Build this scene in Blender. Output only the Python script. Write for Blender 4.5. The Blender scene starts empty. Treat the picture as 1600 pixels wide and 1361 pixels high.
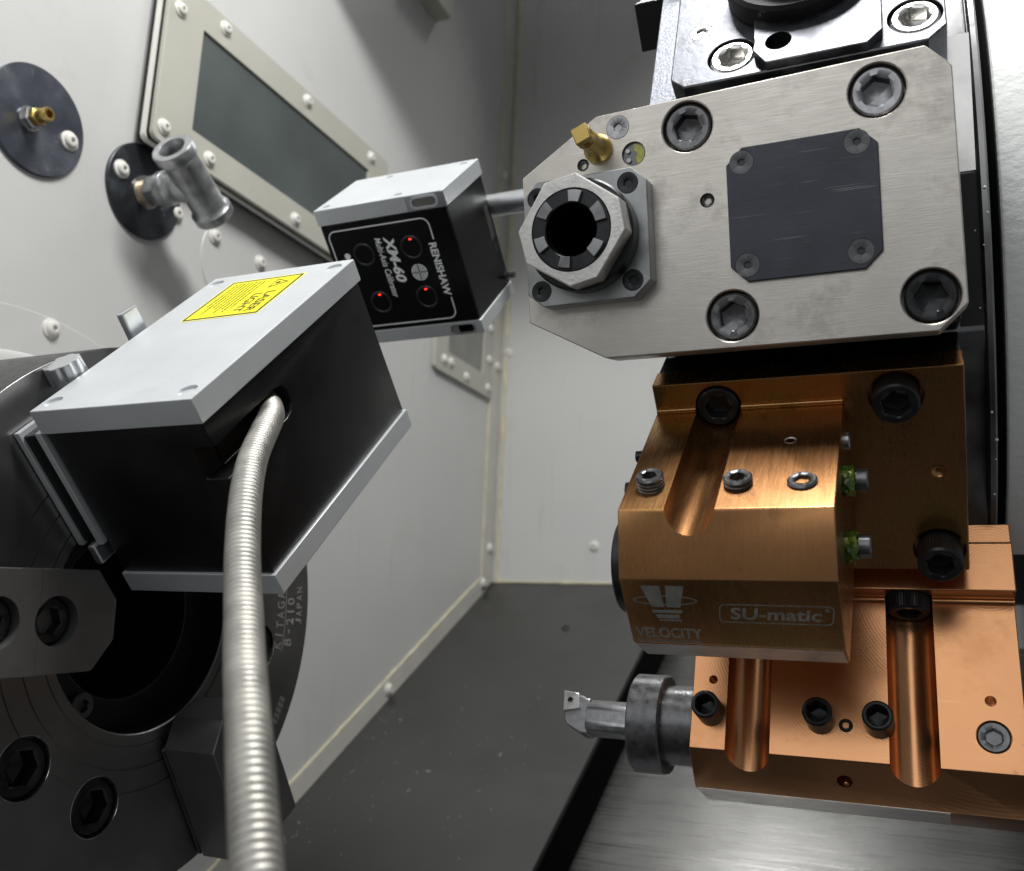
import bpy, bmesh, math, random
from mathutils import Matrix, Vector
random.seed(7)
S = bpy.context.scene
COL = S.collection
PI = math.pi
RAD = math.radians
def V3(*a): return Vector(a)
ZOFF = 500.0                                   # mm, everything is laid out in millimetres round the camera

# ---------------------------------------------------------------- camera
cx, cyd, cz = V3(.91577, .39981, .03896), V3(-.04747, .20402, -.97781), V3(-.39889, .89360, .20581)
cam = bpy.data.cameras.new('camera'); camo = bpy.data.objects.new('camera', cam); COL.objects.link(camo)
cam.sensor_width = 36; cam.lens = 33.007; cam.clip_start = .01; cam.clip_end = 50
cm = Matrix(((cx.x, -cyd.x, -cz.x, 0), (cx.y, -cyd.y, -cz.y, 0), (cx.z, -cyd.z, -cz.z, ZOFF/1000), (0, 0, 0, 1)))
camo.matrix_world = cm
cam.dof.use_dof = True; cam.dof.focus_distance = .40; cam.dof.aperture_fstop = 13
S.camera = camo
# ---------------------------------------------------------------- world, lamps, exposure
w = bpy.data.worlds.new('World'); S.world = w; w.use_nodes = True
bg = w.node_tree.nodes['Background']; bg.inputs[0].default_value = (.95, .98, 1, 1); bg.inputs[1].default_value = .17
def area(name, loc, target, sx, sy, power, col=(1, .97, .92), spread=180):
    l = bpy.data.lights.new(name, 'AREA'); l.shape = 'RECTANGLE'; l.size = sx; l.size_y = sy; l.energy = power; l.color = col
    l.spread = RAD(spread)
    o = bpy.data.objects.new(name, l); COL.objects.link(o)
    p = (Vector(loc)+V3(0, 0, ZOFF))/1000; t = (Vector(target)+V3(0, 0, ZOFF))/1000
    o.location = p; o.rotation_euler = (t-p).to_track_quat('-Z', 'Y').to_euler()
    return o
area('work_lamp', (-30, 215, 860), (-260, 560, 40), .36, .12, 7.5, (1, .99, .97))
area('ceiling_lamp', (-300, 1060, 1010), (-170, 660, -150), .22, .04, .5, (1, .99, .97), 80)
area('doorway_light', (-480, -1100, 840), (-150, 500, 150), 1.7, 1.36, 8.5, (.96, .98, 1))
S.view_settings.view_transform = 'Standard'; S.view_settings.look = 'None'
S.view_settings.exposure = .22; S.view_settings.gamma = 1
S.render.engine = 'CYCLES'
S.cycles.max_bounces = 8

# ---------------------------------------------------------------- materials
def mat(name, col, metal=0, rough=.4, spec=.5, mottle=.0, mscale=60, rvar=0., bump=0., bscale=300, stretch=None,
        wave=None, emit=None, coat=0., scratch=0., dirt=None):
    m = bpy.data.materials.new(name); m.use_nodes = True
    nt = m.node_tree; N = nt.nodes; L = nt.links; b = N['Principled BSDF']
    b.inputs['Base Color'].default_value = (*col, 1); b.inputs['Metallic'].default_value = metal
    b.inputs['Roughness'].default_value = rough; b.inputs['Specular IOR Level'].default_value = spec
    b.inputs['Coat Weight'].default_value = coat
    tc = N.new('ShaderNodeTexCoord')
    def mapped(sc):
        mp = N.new('ShaderNodeMapping'); mp.inputs['Scale'].default_value = sc; L.new(tc.outputs['Object'], mp.inputs[0]); return mp.outputs[0]
    def noise(vec, scale, detail=4, rg=.55):
        n = N.new('ShaderNodeTexNoise'); n.inputs['Scale'].default_value = scale; n.inputs['Detail'].default_value = detail
        n.inputs['Roughness'].default_value = rg; L.new(vec, n.inputs['Vector']); return n.outputs[0]
    def ramp(v, a, c, lo, hi):
        r = N.new('ShaderNodeMapRange'); r.inputs[1].default_value = a; r.inputs[2].default_value = c
        r.inputs[3].default_value = lo; r.inputs[4].default_value = hi; L.new(v, r.inputs[0]); return r.outputs[0]
    colout = None
    if mottle:
        f = ramp(noise(mapped((1, 1, 1)), mscale), .3, .7, 1-mottle, 1+mottle*.6)
        mx = N.new('ShaderNodeMix'); mx.data_type = 'RGBA'; mx.blend_type = 'MULTIPLY'; mx.inputs[0].default_value = 1
        mx.inputs[6].default_value = (*col, 1); L.new(f, mx.inputs[7]); colout = mx.outputs[2]
    for dirt in ([dirt] if dirt and not isinstance(dirt, list) else dirt or []):
        f = ramp(noise(mapped(dirt[4] if len(dirt) > 4 else (1, 1, 1)), dirt[1], 6, .7), dirt[2], dirt[2]+.12, 0, dirt[3])
        mx = N.new('ShaderNodeMix'); mx.data_type = 'RGBA'; L.new(f, mx.inputs[0])
        if colout: L.new(colout, mx.inputs[6])
        else: mx.inputs[6].default_value = (*col, 1)
        mx.inputs[7].default_value = (*dirt[0], 1); colout = mx.outputs[2]
    sc_out = None
    if scratch:
        tot = None
        for k, rot in enumerate(((.3, .1, .5), (1.1, .6, -.4), (-.5, 1.0, 1.3))):
            mp = N.new('ShaderNodeMapping'); mp.inputs['Rotation'].default_value = rot; mp.inputs['Scale'].default_value = (34, 1500, 1500)
            L.new(tc.outputs['Object'], mp.inputs[0])
            f = ramp(noise(mp.outputs[0], 1.0, 1), .745, .78, 0, 1)
            if tot is None: tot = f
            else:
                a = N.new('ShaderNodeMath'); a.operation = 'MAXIMUM'; L.new(tot, a.inputs[0]); L.new(f, a.inputs[1]); tot = a.outputs[0]
        mu = N.new('ShaderNodeMath'); mu.operation = 'MULTIPLY'; mu.inputs[1].default_value = scratch; L.new(tot, mu.inputs[0]); sc_out = mu.outputs[0]
        mx = N.new('ShaderNodeMix'); mx.data_type = 'RGBA'; L.new(sc_out, mx.inputs[0])
        if colout: L.new(colout, mx.inputs[6])
        else: mx.inputs[6].default_value = (*col, 1)
        mx.inputs[7].default_value = (min(1, col[0]*2+.25), min(1, col[1]*2+.25), min(1, col[2]*2+.25), 1); colout = mx.outputs[2]
    if colout: L.new(colout, b.inputs['Base Color'])
    if rvar:
        v = noise(mapped(stretch or (1, 1, 1)), mscale*(1 if not stretch else 1.0))
        L.new(ramp(v, .25, .75, max(.02, rough-rvar), min(1, rough+rvar)), b.inputs['Roughness'])
    hs = []
    if bump:
        hs.append((noise(mapped(stretch or (1, 1, 1)), bscale, 3), bump))
    if wave:
        wv = N.new('ShaderNodeTexWave'); wv.wave_type = 'RINGS'; wv.rings_direction = wave[0]; wv.inputs['Scale'].default_value = wave[1]
        wv.inputs['Distortion'].default_value = .6; wv.inputs['Detail Scale'].default_value = .02
        mp = N.new('ShaderNodeMapping'); mp.inputs['Location'].default_value = wave[2]; L.new(tc.outputs['Object'], mp.inputs[0]); L.new(mp.outputs[0], wv.inputs['Vector'])
        hs.append((wv.outputs[1], wave[3]))
    prev = None
    for h, st in hs:
        bp = N.new('ShaderNodeBump'); bp.inputs['Strength'].default_value = min(1, st); bp.inputs['Distance'].default_value = .0004
        L.new(h, bp.inputs['Height'])
        if prev: L.new(prev, bp.inputs['Normal'])
        prev = bp.outputs[0]
    if prev: L.new(prev, b.inputs['Normal'])
    if emit:
        b.inputs['Emission Color'].default_value = (*emit[0], 1); b.inputs['Emission Strength'].default_value = emit[1]
    return m
M = {
 'wall': mat('wall_paint', (.56, .56, .55), 0, .38, .5, mottle=.05, mscale=6, bump=.05, bscale=900, dirt=[((.40, .385, .33), 14, .60, .22), ((.36, .35, .29), 1, .60, .30, (70, 5, 1)), ((.2, .2, .18), 420, .74, .5)]),
 'backwall': mat('back_wall_paint', (.56, .56, .55), 0, .36, .5, mottle=.05, mscale=5, bump=.05, bscale=700, dirt=[((.40, .385, .33), 16, .58, .25), ((.36, .35, .29), 1, .58, .35, (60, 4, 1)), ((.2, .2, .18), 380, .74, .5)]),
 'strip': mat('strip_paint', (.56, .55, .50), 0, .4, .5, mottle=.08, mscale=30),
 'sealant': mat('sealant', (.60, .56, .40), 0, .5, .4, mottle=.2, mscale=60),
 'housing': mat('textured_paint', (.84, .86, .84), 0, .35, .5, bump=.9, bscale=260, stretch=(1, 1.0, .8), mottle=.03, mscale=20),
 'frame': mat('frame_paint', (.44, .435, .38), 0, .4, .5, mottle=.05, mscale=20, bump=.05, bscale=600),
 'spacer': mat('spacer_paint', (.72, .71, .66), 0, .45),
 'rubber': mat('black_rubber', (.012, .012, .012), 0, .6, .3),
 'screwpaint': mat('painted_screw', (.70, .69, .64), 0, .35, .5, mottle=.08, mscale=150),
 'glass': mat('dark_glass', (.085, .10, .098), 0, .22, .5, mottle=.25, mscale=9, rvar=.05),
 'glass2': mat('small_window_glass', (.20, .20, .18), 0, .3, .5, mottle=.2, mscale=30),
 'floor': mat('way_cover_steel', (.10, .10, .098), .7, .33, .5, mottle=.08, mscale=10, dirt=[((.07, .07, .065), 7, .52, .35), ((.22, .22, .21), 260, .73, .5)], rvar=.06, bump=.10, bscale=30, stretch=(2, 40, 40)),
 'floor2': mat('bright_way_cover', (.19, .19, .185), .95, .30, .5, mottle=.3, mscale=10, rvar=.10, bump=.35, bscale=16, stretch=(1.2, 60, 60), scratch=.15),
 'edge': mat('wiper_edge', (.003, .003, .003), 0, .9, .05),
 'alu': mat('anodised_aluminium', (.70, .73, .75), .55, .42, .5, mottle=.05, mscale=40, bump=.06, bscale=2500, dirt=[((.55, .57, .58), 30, .60, .35), ((.45, .46, .47), 700, .74, .4)], scratch=.06),
 'alu2': mat('machined_aluminium', (.62, .64, .66), .9, .33, .5, bump=.06, bscale=1500),
 'black': mat('black_anodised', (.006, .006, .0065), 0, .38, .35, mottle=.5, mscale=40, rvar=.10, bump=.08, bscale=2500),
 'blackgloss': mat('black_panel', (.004, .004, .0045), 0, .28, .35),
 'lens': mat('aperture_glass', (.002, .002, .002), 0, .06, .6),
 'rim': mat('aperture_rim', (.02, .02, .021), 0, .3, .5),
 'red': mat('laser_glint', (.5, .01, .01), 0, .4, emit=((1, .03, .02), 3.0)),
 'print': mat('white_print', (.96, .97, .98), 0, .5),
 'yellow': mat('yellow_sticker', (.86, .80, .0), 0, .4, .4),
 'paleyellow': mat('sticker_edge', (.85, .82, .25), 0, .45, .4),
 'ink': mat('black_ink', (.035, .03, .0), 0, .5, .3),
 'nickel': mat('nickel_plate', (.63, .595, .54), .85, .40, .5, mottle=.13, mscale=28, rvar=.07, bump=.10, bscale=40, stretch=(4, 60, 60), dirt=((.33, .295, .27), 26, .53, .55), scratch=.25),
 'cover': mat('gunmetal_cover', (.055, .059, .072), .6, .40, .5, mottle=.22, mscale=35, rvar=.08, bump=.12, bscale=50, stretch=(3, 90, 90), scratch=.3),
 'flange': mat('grey_flange_steel', (.36, .37, .37), .85, .36, .5, mottle=.25, mscale=90, rvar=.08, bump=.08, bscale=300),
 'nut': mat('scuffed_nut', (.66, .65, .62), .85, .36, .5, mottle=.18, mscale=160, scratch=.5, bump=.25, bscale=700),
 'oxide': mat('black_oxide', (.030, .031, .033), .55, .34, .5, mottle=.3, mscale=220, rvar=.08),
 'oxideworn': mat('worn_oxide', (.16, .16, .165), .8, .32, .5, mottle=.35, mscale=260, rvar=.08),
 'steelscrew': mat('steel_screw', (.30, .30, .31), .9, .30, .5, mottle=.25, mscale=260),
 'bright': mat('bright_steel', (.62, .61, .59), .95, .26, .5, mottle=.15, mscale=120, rvar=.08),
 'topsteel': mat('swirled_steel', (.125, .13, .145), .95, .40, .5, mottle=.6, mscale=70, rvar=.16, bump=.35, bscale=260, scratch=.35),
 'speckle': mat('speckled_steel', (.20, .21, .235), .85, .45, .5, mottle=.35, mscale=700, bump=.4, bscale=900),
 'blackcast': mat('black_steel', (.012, .012, .013), .3, .42, .4, mottle=.3, mscale=60),
 'turret': mat('turret_steel', (.24, .24, .245), .9, .32, .5, mottle=.3, mscale=60, rvar=.1),
 'bronze': mat('brown_anodised', (.42, .205, .085), .94, .27, .5, mottle=.16, mscale=24, rvar=.03, bump=.012, bscale=40, stretch=(40, 3, 3), dirt=[((.30, .215, .06), 16, .50, .55), ((.16, .085, .035), 45, .60, .6), ((.60, .52, .42), 420, .73, .5)], scratch=.05),
 'copper': mat('copper_anodised', (.58, .285, .135), .95, .24, .5, mottle=.14, mscale=25, rvar=.05, bump=.03, bscale=500, wave=('Y', 230, (-.024, 0, .012), .022), dirt=[((.34, .15, .07), 90, .62, .55), ((.42, .19, .08), 20, .54, .5), ((.16, .07, .03), 340, .72, .6)], scratch=.10),
 'baresteel': mat('bare_edge', (.62, .58, .55), .95, .34, .5, mottle=.2, mscale=90),
 'engrave': mat('engraved_grey', (.21, .205, .185), 0, .6, .3, mottle=.3, mscale=150),
 'darkengrave': mat('dark_engraving', (.075, .05, .02), .3, .6, .3),
 'chuck': mat('chuck_steel', (.27, .265, .26), .88, .33, .5, mottle=.2, mscale=14, rvar=.07, bump=.05, bscale=200),
 'chuckcut': mat('chuck_stamping', (.50, .49, .46), .6, .35, .5),
 'jaw': mat('jaw_steel', (.18, .18, .178), .7, .42, .5, mottle=.18, mscale=40, rvar=.07, bump=.14, bscale=40, stretch=(90, 4, 90), scratch=.12),
 'hose': mat('conduit_steel', (.43, .42, .385), .85, .48, .5, mottle=.25, mscale=90, rvar=.1, dirt=((.25, .235, .20), 60, .58, .5)),
 'galv': mat('galvanised_iron', (.42, .43, .44), .85, .38, .5, mottle=.35, mscale=90, rvar=.12, bump=.35, bscale=260, dirt=((.55, .54, .50), 60, .64, .6)),
 'rustygalv': mat('tape_sealed_steel', (.50, .40, .28), .5, .45, .5, mottle=.3, mscale=200),
 'zincdark': mat('dark_zinc_plate', (.055, .062, .07), .75, .33, .5, mottle=.35, mscale=35, rvar=.1, dirt=[((.35, .36, .36), 70, .62, .6), ((.20, .21, .22), 22, .52, .4)]),
 'zincblue': mat('blue_zinc_plate', (.095, .105, .13), .7, .36, .5, mottle=.3, mscale=40, rvar=.1, dirt=[((.35, .36, .36), 90, .62, .6), ((.22, .235, .26), 24, .52, .4)]),
 'brass': mat('brass', (.50, .36, .12), .95, .34, .5, mottle=.2, mscale=150, rvar=.08),
 'gauge': mat('gauge_yellow', (.62, .60, .10), 0, .3, .5, mottle=.4, mscale=300),
 'coolant': mat('green_coolant_residue', (.06, .13, .015), 0, .15, .6, mottle=.5, mscale=300, dirt=((.40, .42, .05), 180, .55, .8)),
 'csk': mat('dull_screw_head', (.12, .125, .13), .6, .45, .5, mottle=.3, mscale=260),
 'collet': mat('worn_collet', (.24, .24, .245), .85, .36, .5, mottle=.3, mscale=200),
 'bore': mat('dark_bore', (.03, .03, .03), .8, .35, .4, mottle=.4, mscale=200),
 'drop': mat('coolant_drop', (.75, .78, .78), .0, .08, .8),
 'chip': mat('metal_chip', (.62, .62, .6), .6, .4, .5),
}
# ---------------------------------------------------------------- mesh helpers (millimetres in, metres out)
def T(x=0, y=0, z=0): return Matrix.Translation((x, y, z))
def RX(a): return Matrix.Rotation(RAD(a), 4, 'X')
def RY(a): return Matrix.Rotation(RAD(a), 4, 'Y')
def RZ(a): return Matrix.Rotation(RAD(a), 4, 'Z')
def frame(o, x, y, z): return Matrix(((x[0], y[0], z[0], o[0]), (x[1], y[1], z[1], o[1]), (x[2], y[2], z[2], o[2]), (0, 0, 0, 1)))
def mm_mat(m):
    m = m.copy(); m.translation = m.translation/1000; return m
def box(bm, x0, x1, y0, y1, z0, z1):
    v = [bm.verts.new((x, y, z)) for z in (z0, z1) for y in (y0, y1) for x in (x0, x1)]
    for f in ((0, 2, 3, 1), (4, 5, 7, 6), (0, 1, 5, 4), (2, 6, 7, 3), (0, 4, 6, 2), (1, 3, 7, 5)): bm.faces.new([v[i] for i in f])
def prism(bm, pts, z0, z1, m=None, taper=None):
    n = len(pts); m = m or Matrix()
    a = [bm.verts.new(m @ V3(p[0], p[1], z0)) for p in pts]
    q = taper or pts
    b = [bm.verts.new(m @ V3(p[0], p[1], z1)) for p in q]
    bm.faces.new(a[::-1]); bm.faces.new(b)
    for i in range(n): bm.faces.new((a[i], a[(i+1) % n], b[(i+1) % n], b[i]))
def lathe(bm, prof, n=48, m=None, a0=0., a1=360.):
    """prof: (radius, z[, k]) k=6 for a hexagon whose apothem is radius"""
    m = m or Matrix(); rings = []; full = abs(a1-a0-360) < 1e-6
    for p in prof:
        r, z = p[0], p[1]; k = p[2] if len(p) > 2 else 0
        if r == 0: rings.append([bm.verts.new(m @ V3(0, 0, z))]); continue
        ring = []
        for i in range(n if full else n+1):
            a = RAD(a0+(a1-a0)*i/n); rr = r
            if k:
                st = 2*PI/k; rr = r/math.cos(((a+st/2) % st)-st/2)
            ring.append(bm.verts.new(m @ V3(rr*math.cos(a), rr*math.sin(a), z)))
        rings.append(ring)
    for A, B in zip(rings, rings[1:]):
        if len(A) == 1 and len(B) == 1: continue
        c = max(len(A), len(B))
        for i in range(c if full else c-1):
            j = (i+1) % c
            if len(A) == 1: bm.faces.new((A[0], B[j], B[i]))
            elif len(B) == 1: bm.faces.new((A[i], A[j], B[0]))
            else: bm.faces.new((A[i], A[j], B[j], B[i]))
def cyl(bm, r, z0, z1, n=40, m=None, c=0):
    lathe(bm, [(0, z0), (r, z0), (r, z1-c), (r-c, z1), (0, z1)] if c else [(0, z0), (r, z0), (r, z1), (0, z1)], n, m)
def capsule(w, h, n=10, x=0, y=0):
    """stadium outline, w long in x"""
    r = h/2; p = []
    for i in range(n+1): a = -PI/2+PI*i/n; p.append((x+w/2-r+r*math.cos(a), y+r*math.sin(a)))
    for i in range(n+1): a = PI/2+PI*i/n; p.append((x-w/2+r+r*math.cos(a), y+r*math.sin(a)))
    return p
def rrect(x0, x1, y0, y1, r, n=5):
    p = []
    for (cx_, cy_, a0) in ((x1-r, y0+r, -90), (x1-r, y1-r, 0), (x0+r, y1-r, 90), (x0+r, y0+r, 180)):
        for i in range(n+1): a = RAD(a0+90*i/n); p.append((cx_+r*math.cos(a), cy_+r*math.sin(a)))
    return p
def chrect(x0, x1, y0, y1, c): return [(x0+c, y0), (x1-c, y0), (x1, y0+c), (x1, y1-c), (x1-c, y1), (x0+c, y1), (x0, y1-c), (x0, y0+c)]
def ring_strip(bm, outer, inner, z0, z1):
    n = len(outer)
    for z, fl in ((z1, 0), (z0, 1)):
        a = [bm.verts.new((*p, z)) for p in outer]; b = [bm.verts.new((*p, z)) for p in inner]
        for i in range(n):
            j = (i+1) % n; f = (a[i], a[j], b[j], b[i]); bm.faces.new(f if not fl else f[::-1])
        if fl == 0: ta, tb = a, b
        else:
            for i in range(n):
                j = (i+1) % n
                bm.faces.new((a[i], a[j], ta[j], ta[i])); bm.faces.new((b[j], b[i], tb[i], tb[j]))
def tube(bm, pts, radii, n=24, cap=True):
    rings = []; up = V3(0, 0, 1)
    for i, p in enumerate(pts):
        t = (pts[min(i+1, len(pts)-1)]-pts[max(i-1, 0)]).normalized()
        s = t.cross(up).normalized() if abs(t.dot(up)) < .98 else t.cross(V3(1, 0, 0)).normalized()
        u = s.cross(t).normalized()
        r = radii[i] if isinstance(radii, list) else radii
        rings.append([bm.verts.new(p+s*r*math.cos(2*PI*k/n)+u*r*math.sin(2*PI*k/n)) for k in range(n)])
    for A, B in zip(rings, rings[1:]):
        for k in range(n): bm.faces.new((A[k], A[(k+1) % n], B[(k+1) % n], B[k]))
    if cap: bm.faces.new(rings[0][::-1]); bm.faces.new(rings[-1])
def new_mesh(name, bm, mtl, sharp=32):
    bmesh.ops.recalc_face_normals(bm, faces=bm.faces)
    for v in bm.verts: v.co /= 1000
    me = bpy.data.meshes.new(name); bm.to_mesh(me); bm.free()
    me.materials.append(M[mtl] if isinstance(mtl, str) else mtl)
    smooth(me, sharp); return me
def smooth(me, sharp=32):
    me.polygons.foreach_set('use_smooth', [True]*len(me.polygons)); me.set_sharp_from_angle(angle=RAD(sharp)); me.update()
def put(name, me, parent=None, m=None):
    o = bpy.data.objects.new(name, me); COL.objects.link(o); o.parent = parent
    o.matrix_basis = mm_mat(m or Matrix()); return o
def obj(name, bm, mtl, parent=None, m=None, bevel=0, cuts=None, sharp=32, seg=2):
    o = put(name, new_mesh(name, bm, mtl, sharp), parent, m)
    if bevel or cuts: modify(o, bevel, cuts, sharp, seg)
    return o
def modify(o, bevel=0, cuts=None, sharp=32, seg=2):
    tmp = []
    if bevel:
        b = o.modifiers.new('b', 'BEVEL'); b.width = bevel/1000; b.segments = seg; b.limit_method = 'ANGLE'; b.angle_limit = RAD(25)
    par, ml = o.parent, o.matrix_basis.copy(); o.parent = None; o.matrix_basis = Matrix()
    for c in cuts or []:
        me = new_mesh('c', c, 'oxide'); co = bpy.data.objects.new('c', me); COL.objects.link(co); tmp.append(co)
        md = o.modifiers.new('c', 'BOOLEAN'); md.operation = 'DIFFERENCE'; md.object = co; md.solver = 'EXACT'
    dg = bpy.context.evaluated_depsgraph_get(); dg.update()
    me = bpy.data.meshes.new_from_object(o.evaluated_get(dg)); me.name = o.data.name
    o.modifiers.clear(); old = o.data; o.data = me; bpy.data.meshes.remove(old)
    for co in tmp:
        d = co.data; bpy.data.objects.remove(co); bpy.data.meshes.remove(d)
    while len(me.materials) > 1: me.materials.pop(index=len(me.materials)-1)
    me.polygons.foreach_set('material_index', [0]*len(me.polygons))
    smooth(me, min(sharp, 20)); o.parent = par; o.matrix_basis = ml
def thing(name, label, cat, m, group=None):
    o = bpy.data.objects.new(name, None); COL.objects.link(o); o.empty_display_size = .02
    m = m.copy(); m.translation.z += ZOFF; o.matrix_world = mm_mat(m); o['label'] = label; o['category'] = cat
    if group: o['group'] = group
    return o
def struct(o, m=None):
    o['kind'] = 'structure'
    if m is not None:
        m = m.copy(); m.translation.z += ZOFF; o.matrix_world = mm_mat(m)
    return o
def share(name, o, parent, m):                      # another part that shares mesh data
    return put(name, o.data if hasattr(o, 'data') else o, parent, m)
def bmx(fn, *a, **k):
    bm = bmesh.new(); fn(bm, *a, **k); return bm
def lettering(s, parent, m, w, h, mtl, bold=0., shear=0., space=1., name='lettering', thick=.08):
    cu = bpy.data.curves.new('t', 'FONT'); cu.body = s; cu.size = 1; cu.offset = bold; cu.shear = shear; cu.space_character = space
    cu.extrude = 0.01; cu.resolution_u = 4
    t = bpy.data.objects.new('t', cu); COL.objects.link(t)
    dg = bpy.context.evaluated_depsgraph_get(); dg.update()
    me = bpy.data.meshes.new_from_object(t.evaluated_get(dg)); bpy.data.objects.remove(t); bpy.data.curves.remove(cu)
    xs = [v.co.x for v in me.vertices]; ys = [v.co.y for v in me.vertices]
    x0, x1, y0, y1 = min(xs), max(xs), min(ys), max(ys)
    sx = w/(x1-x0); sy = h/(y1-y0)
    for v in me.vertices:
        v.co = (((v.co.x-(x0+x1)/2)*sx)/1000, ((v.co.y-(y0+y1)/2)*sy)/1000, (v.co.z+.01)/.02*thick/1000)
    me.materials.clear(); me.materials.append(M[mtl]); me.update()
    return put(name, me, parent, m)
def dashes(bm, rows, x0, x1, y0, dy, h, z, gap=(.3, .6), ln=(.6, 2.2), ragged=.3):
    for r in range(rows):
        x = x0; xe = x1-random.random()*ragged*(x1-x0); y = y0+r*dy
        while x < xe:
            l = random.uniform(*ln); box(bm, x, min(x+l, xe+.2), y-h/2, y+h/2, z, z+.06); x += l+random.uniform(*gap)
# ---------------------------------------------------------------- fasteners: one mesh per kind, shared by every copy
def shcs_mesh(name, r, h, af, mtl, c=.8, knurl=0):
    bm = bmesh.new(); hc = af/2/math.cos(PI/6)
    prof = [(0, 0), (r, 0), (r, h-c), (r-c, h), (hc+.35, h), (af/2, h-.5, 6), (af/2, h-af*.62, 6), (0, h-af*.62-af*.18)]
    n = 96 if knurl else 48
    lathe(bm, prof, n)
    if knurl:
        for v in bm.verts:
            q = math.hypot(v.co.x, v.co.y)
            if abs(q-r) < 1e-3 and int(round(math.degrees(math.atan2(v.co.y, v.co.x))/3.75)) % 2: v.co.x *= 1-knurl/r; v.co.y *= 1-knurl/r
    return new_mesh(name, bm, mtl, 28)
def csk_mesh(name, r, af, mtl):
    bm = bmesh.new(); hc = af/2/math.cos(PI/6)
    lathe(bm, [(0, -1), (r, -1), (r, .03), (hc+.2, .03), (af/2, -.12, 6), (af/2, -.95, 6), (0, -.98)], 48)
    return new_mesh(name, bm, mtl, 28)
def button_mesh(name, rf, mtl, af=.62):
    bm = bmesh.new(); r = rf*.76
    lathe(bm, [(0, 0), (rf, 0), (rf, rf*.14), (rf*.94, rf*.2), (r, rf*.24), (r*.95, rf*.42), (r*.8, rf*.56), (r*.6, rf*.63), (r*af*.62, rf*.64),
               (r*af*.5, rf*.6, 6), (r*af*.5, rf*.25, 6), (0, rf*.18)], 40)
    return new_mesh(name, bm, mtl, 24)
def setscrew_mesh(name, r, h, af, mtl, thread=1):
    bm = bmesh.new(); hc = af/2/math.cos(PI/6); prof = [(0, -2), (r, -2)]
    if thread:
        z = -2.
        while z < h-1.6: prof += [(r, z+.5), (r-.55, z+.85), (r-.55, z+1.05), (r, z+1.4)]; z += 1.5
    prof += [(r, h-.7), (r-.7, h), (hc+.3, h), (af/2, h-.35, 6), (af/2, h-af*.9, 6), (0, h-af*1.05)]
    lathe(bm, prof, 40); return new_mesh(name, bm, mtl, 30)
# shared fastener meshes
ME_WALL = button_mesh('painted_screw', 6.9, 'screwpaint'); ME_FRAME = button_mesh('painted_frame_screw', 6.3, 'screwpaint')
ME_SMALL = csk_mesh('small_screw', 2.9, 2.6, 'frame')
ME_BOLT = shcs_mesh('cap_bolt', 9.2, 12, 10, 'oxideworn'); ME_BOLTK = shcs_mesh('cap_bolt', 9, 12, 10, 'oxide', .9, .22)
ME_BOLTB = shcs_mesh('cap_bolt', 9.2, 12, 10, 'steelscrew'); ME_BOLTD = shcs_mesh('cap_bolt', 9.2, 12, 10, 'oxide')
ME_CSK = csk_mesh('countersunk_screw', 4.6, 2.7, 'csk'); ME_CSKD = csk_mesh('countersunk_screw', 3.4, 3, 'oxideworn')
DV, VV, XV = (0, .69466, -.71934), (0, .71934, .69466), (1, 0, 0)
# ================================================================ enclosure
FW = frame((-530, 0, 0), (0, 1, 0), (0, 0, 1), XV)
wall = struct(obj('headstock_wall', bmx(box, -700, 1146, -760, 1100, -6, 0), 'wall'), FW)
back = struct(obj('back_wall', bmx(box, -536, 700, -420, 1100, -6, 0), 'backwall'), frame((0, 1140, 0), XV, (0, 0, 1), (0, -1, 0)))
d75, nf = V3(0, .87462, .48481), V3(0, -.48481, .87462)
W0 = V3(-530, 1139.8, 64.6)
FF = frame(W0, XV, d75, nf)
fl = struct(obj('way_cover', bmx(box, 0, 245, -640, 4, -6, 0), 'floor'), FF)
obj('wiper_edge', bmx(box, 240, 246, -640, 2, -60, -6.2), 'edge', fl)
fr = struct(obj('way_cover', bmx(box, 240, 1100, -640, 4, -58, -52), 'floor2'), FF)
obj('hex_plug', bmx(lathe, [(0, 0), (4.2, 0), (4.2, 1.6), (3.4, 2.2), (2.2, 2.2), (1.9, .6), (0, .5)], 24), 'zincdark', fl, T(144, -117, 0))
for x0, y0, x1, y1 in ((376, -660, 374, -560), (368, -760, 372, -700), (537, -620, 535, -480), (540, -760, 539, -660)):
    bm = bmesh.new(); n = 12
    pts = [(x0+(x1-x0)*i/n+random.uniform(-.5, .5), y0+(y1-y0)*i/n) for i in range(n+1)]
    for (a, b_), (c, d) in zip(pts, pts[1:]):
        if random.random() < .72: prism(bm, [(a, b_), (a+random.uniform(.5, 1.3), b_), (c+random.uniform(.4, 1.2), d), (c, d)], -51.99, -51.9)
    obj('scratch', bm, 'edge', fr)['kind'] = 'stuff'
struct(obj('unseen_chip_pan', bmx(box, -536, 700, -900, 420, -8, 0), 'blackcast'), T(0, 0, -720))  # out of view; added dark so that down-facing faces reflect darkness
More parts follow.
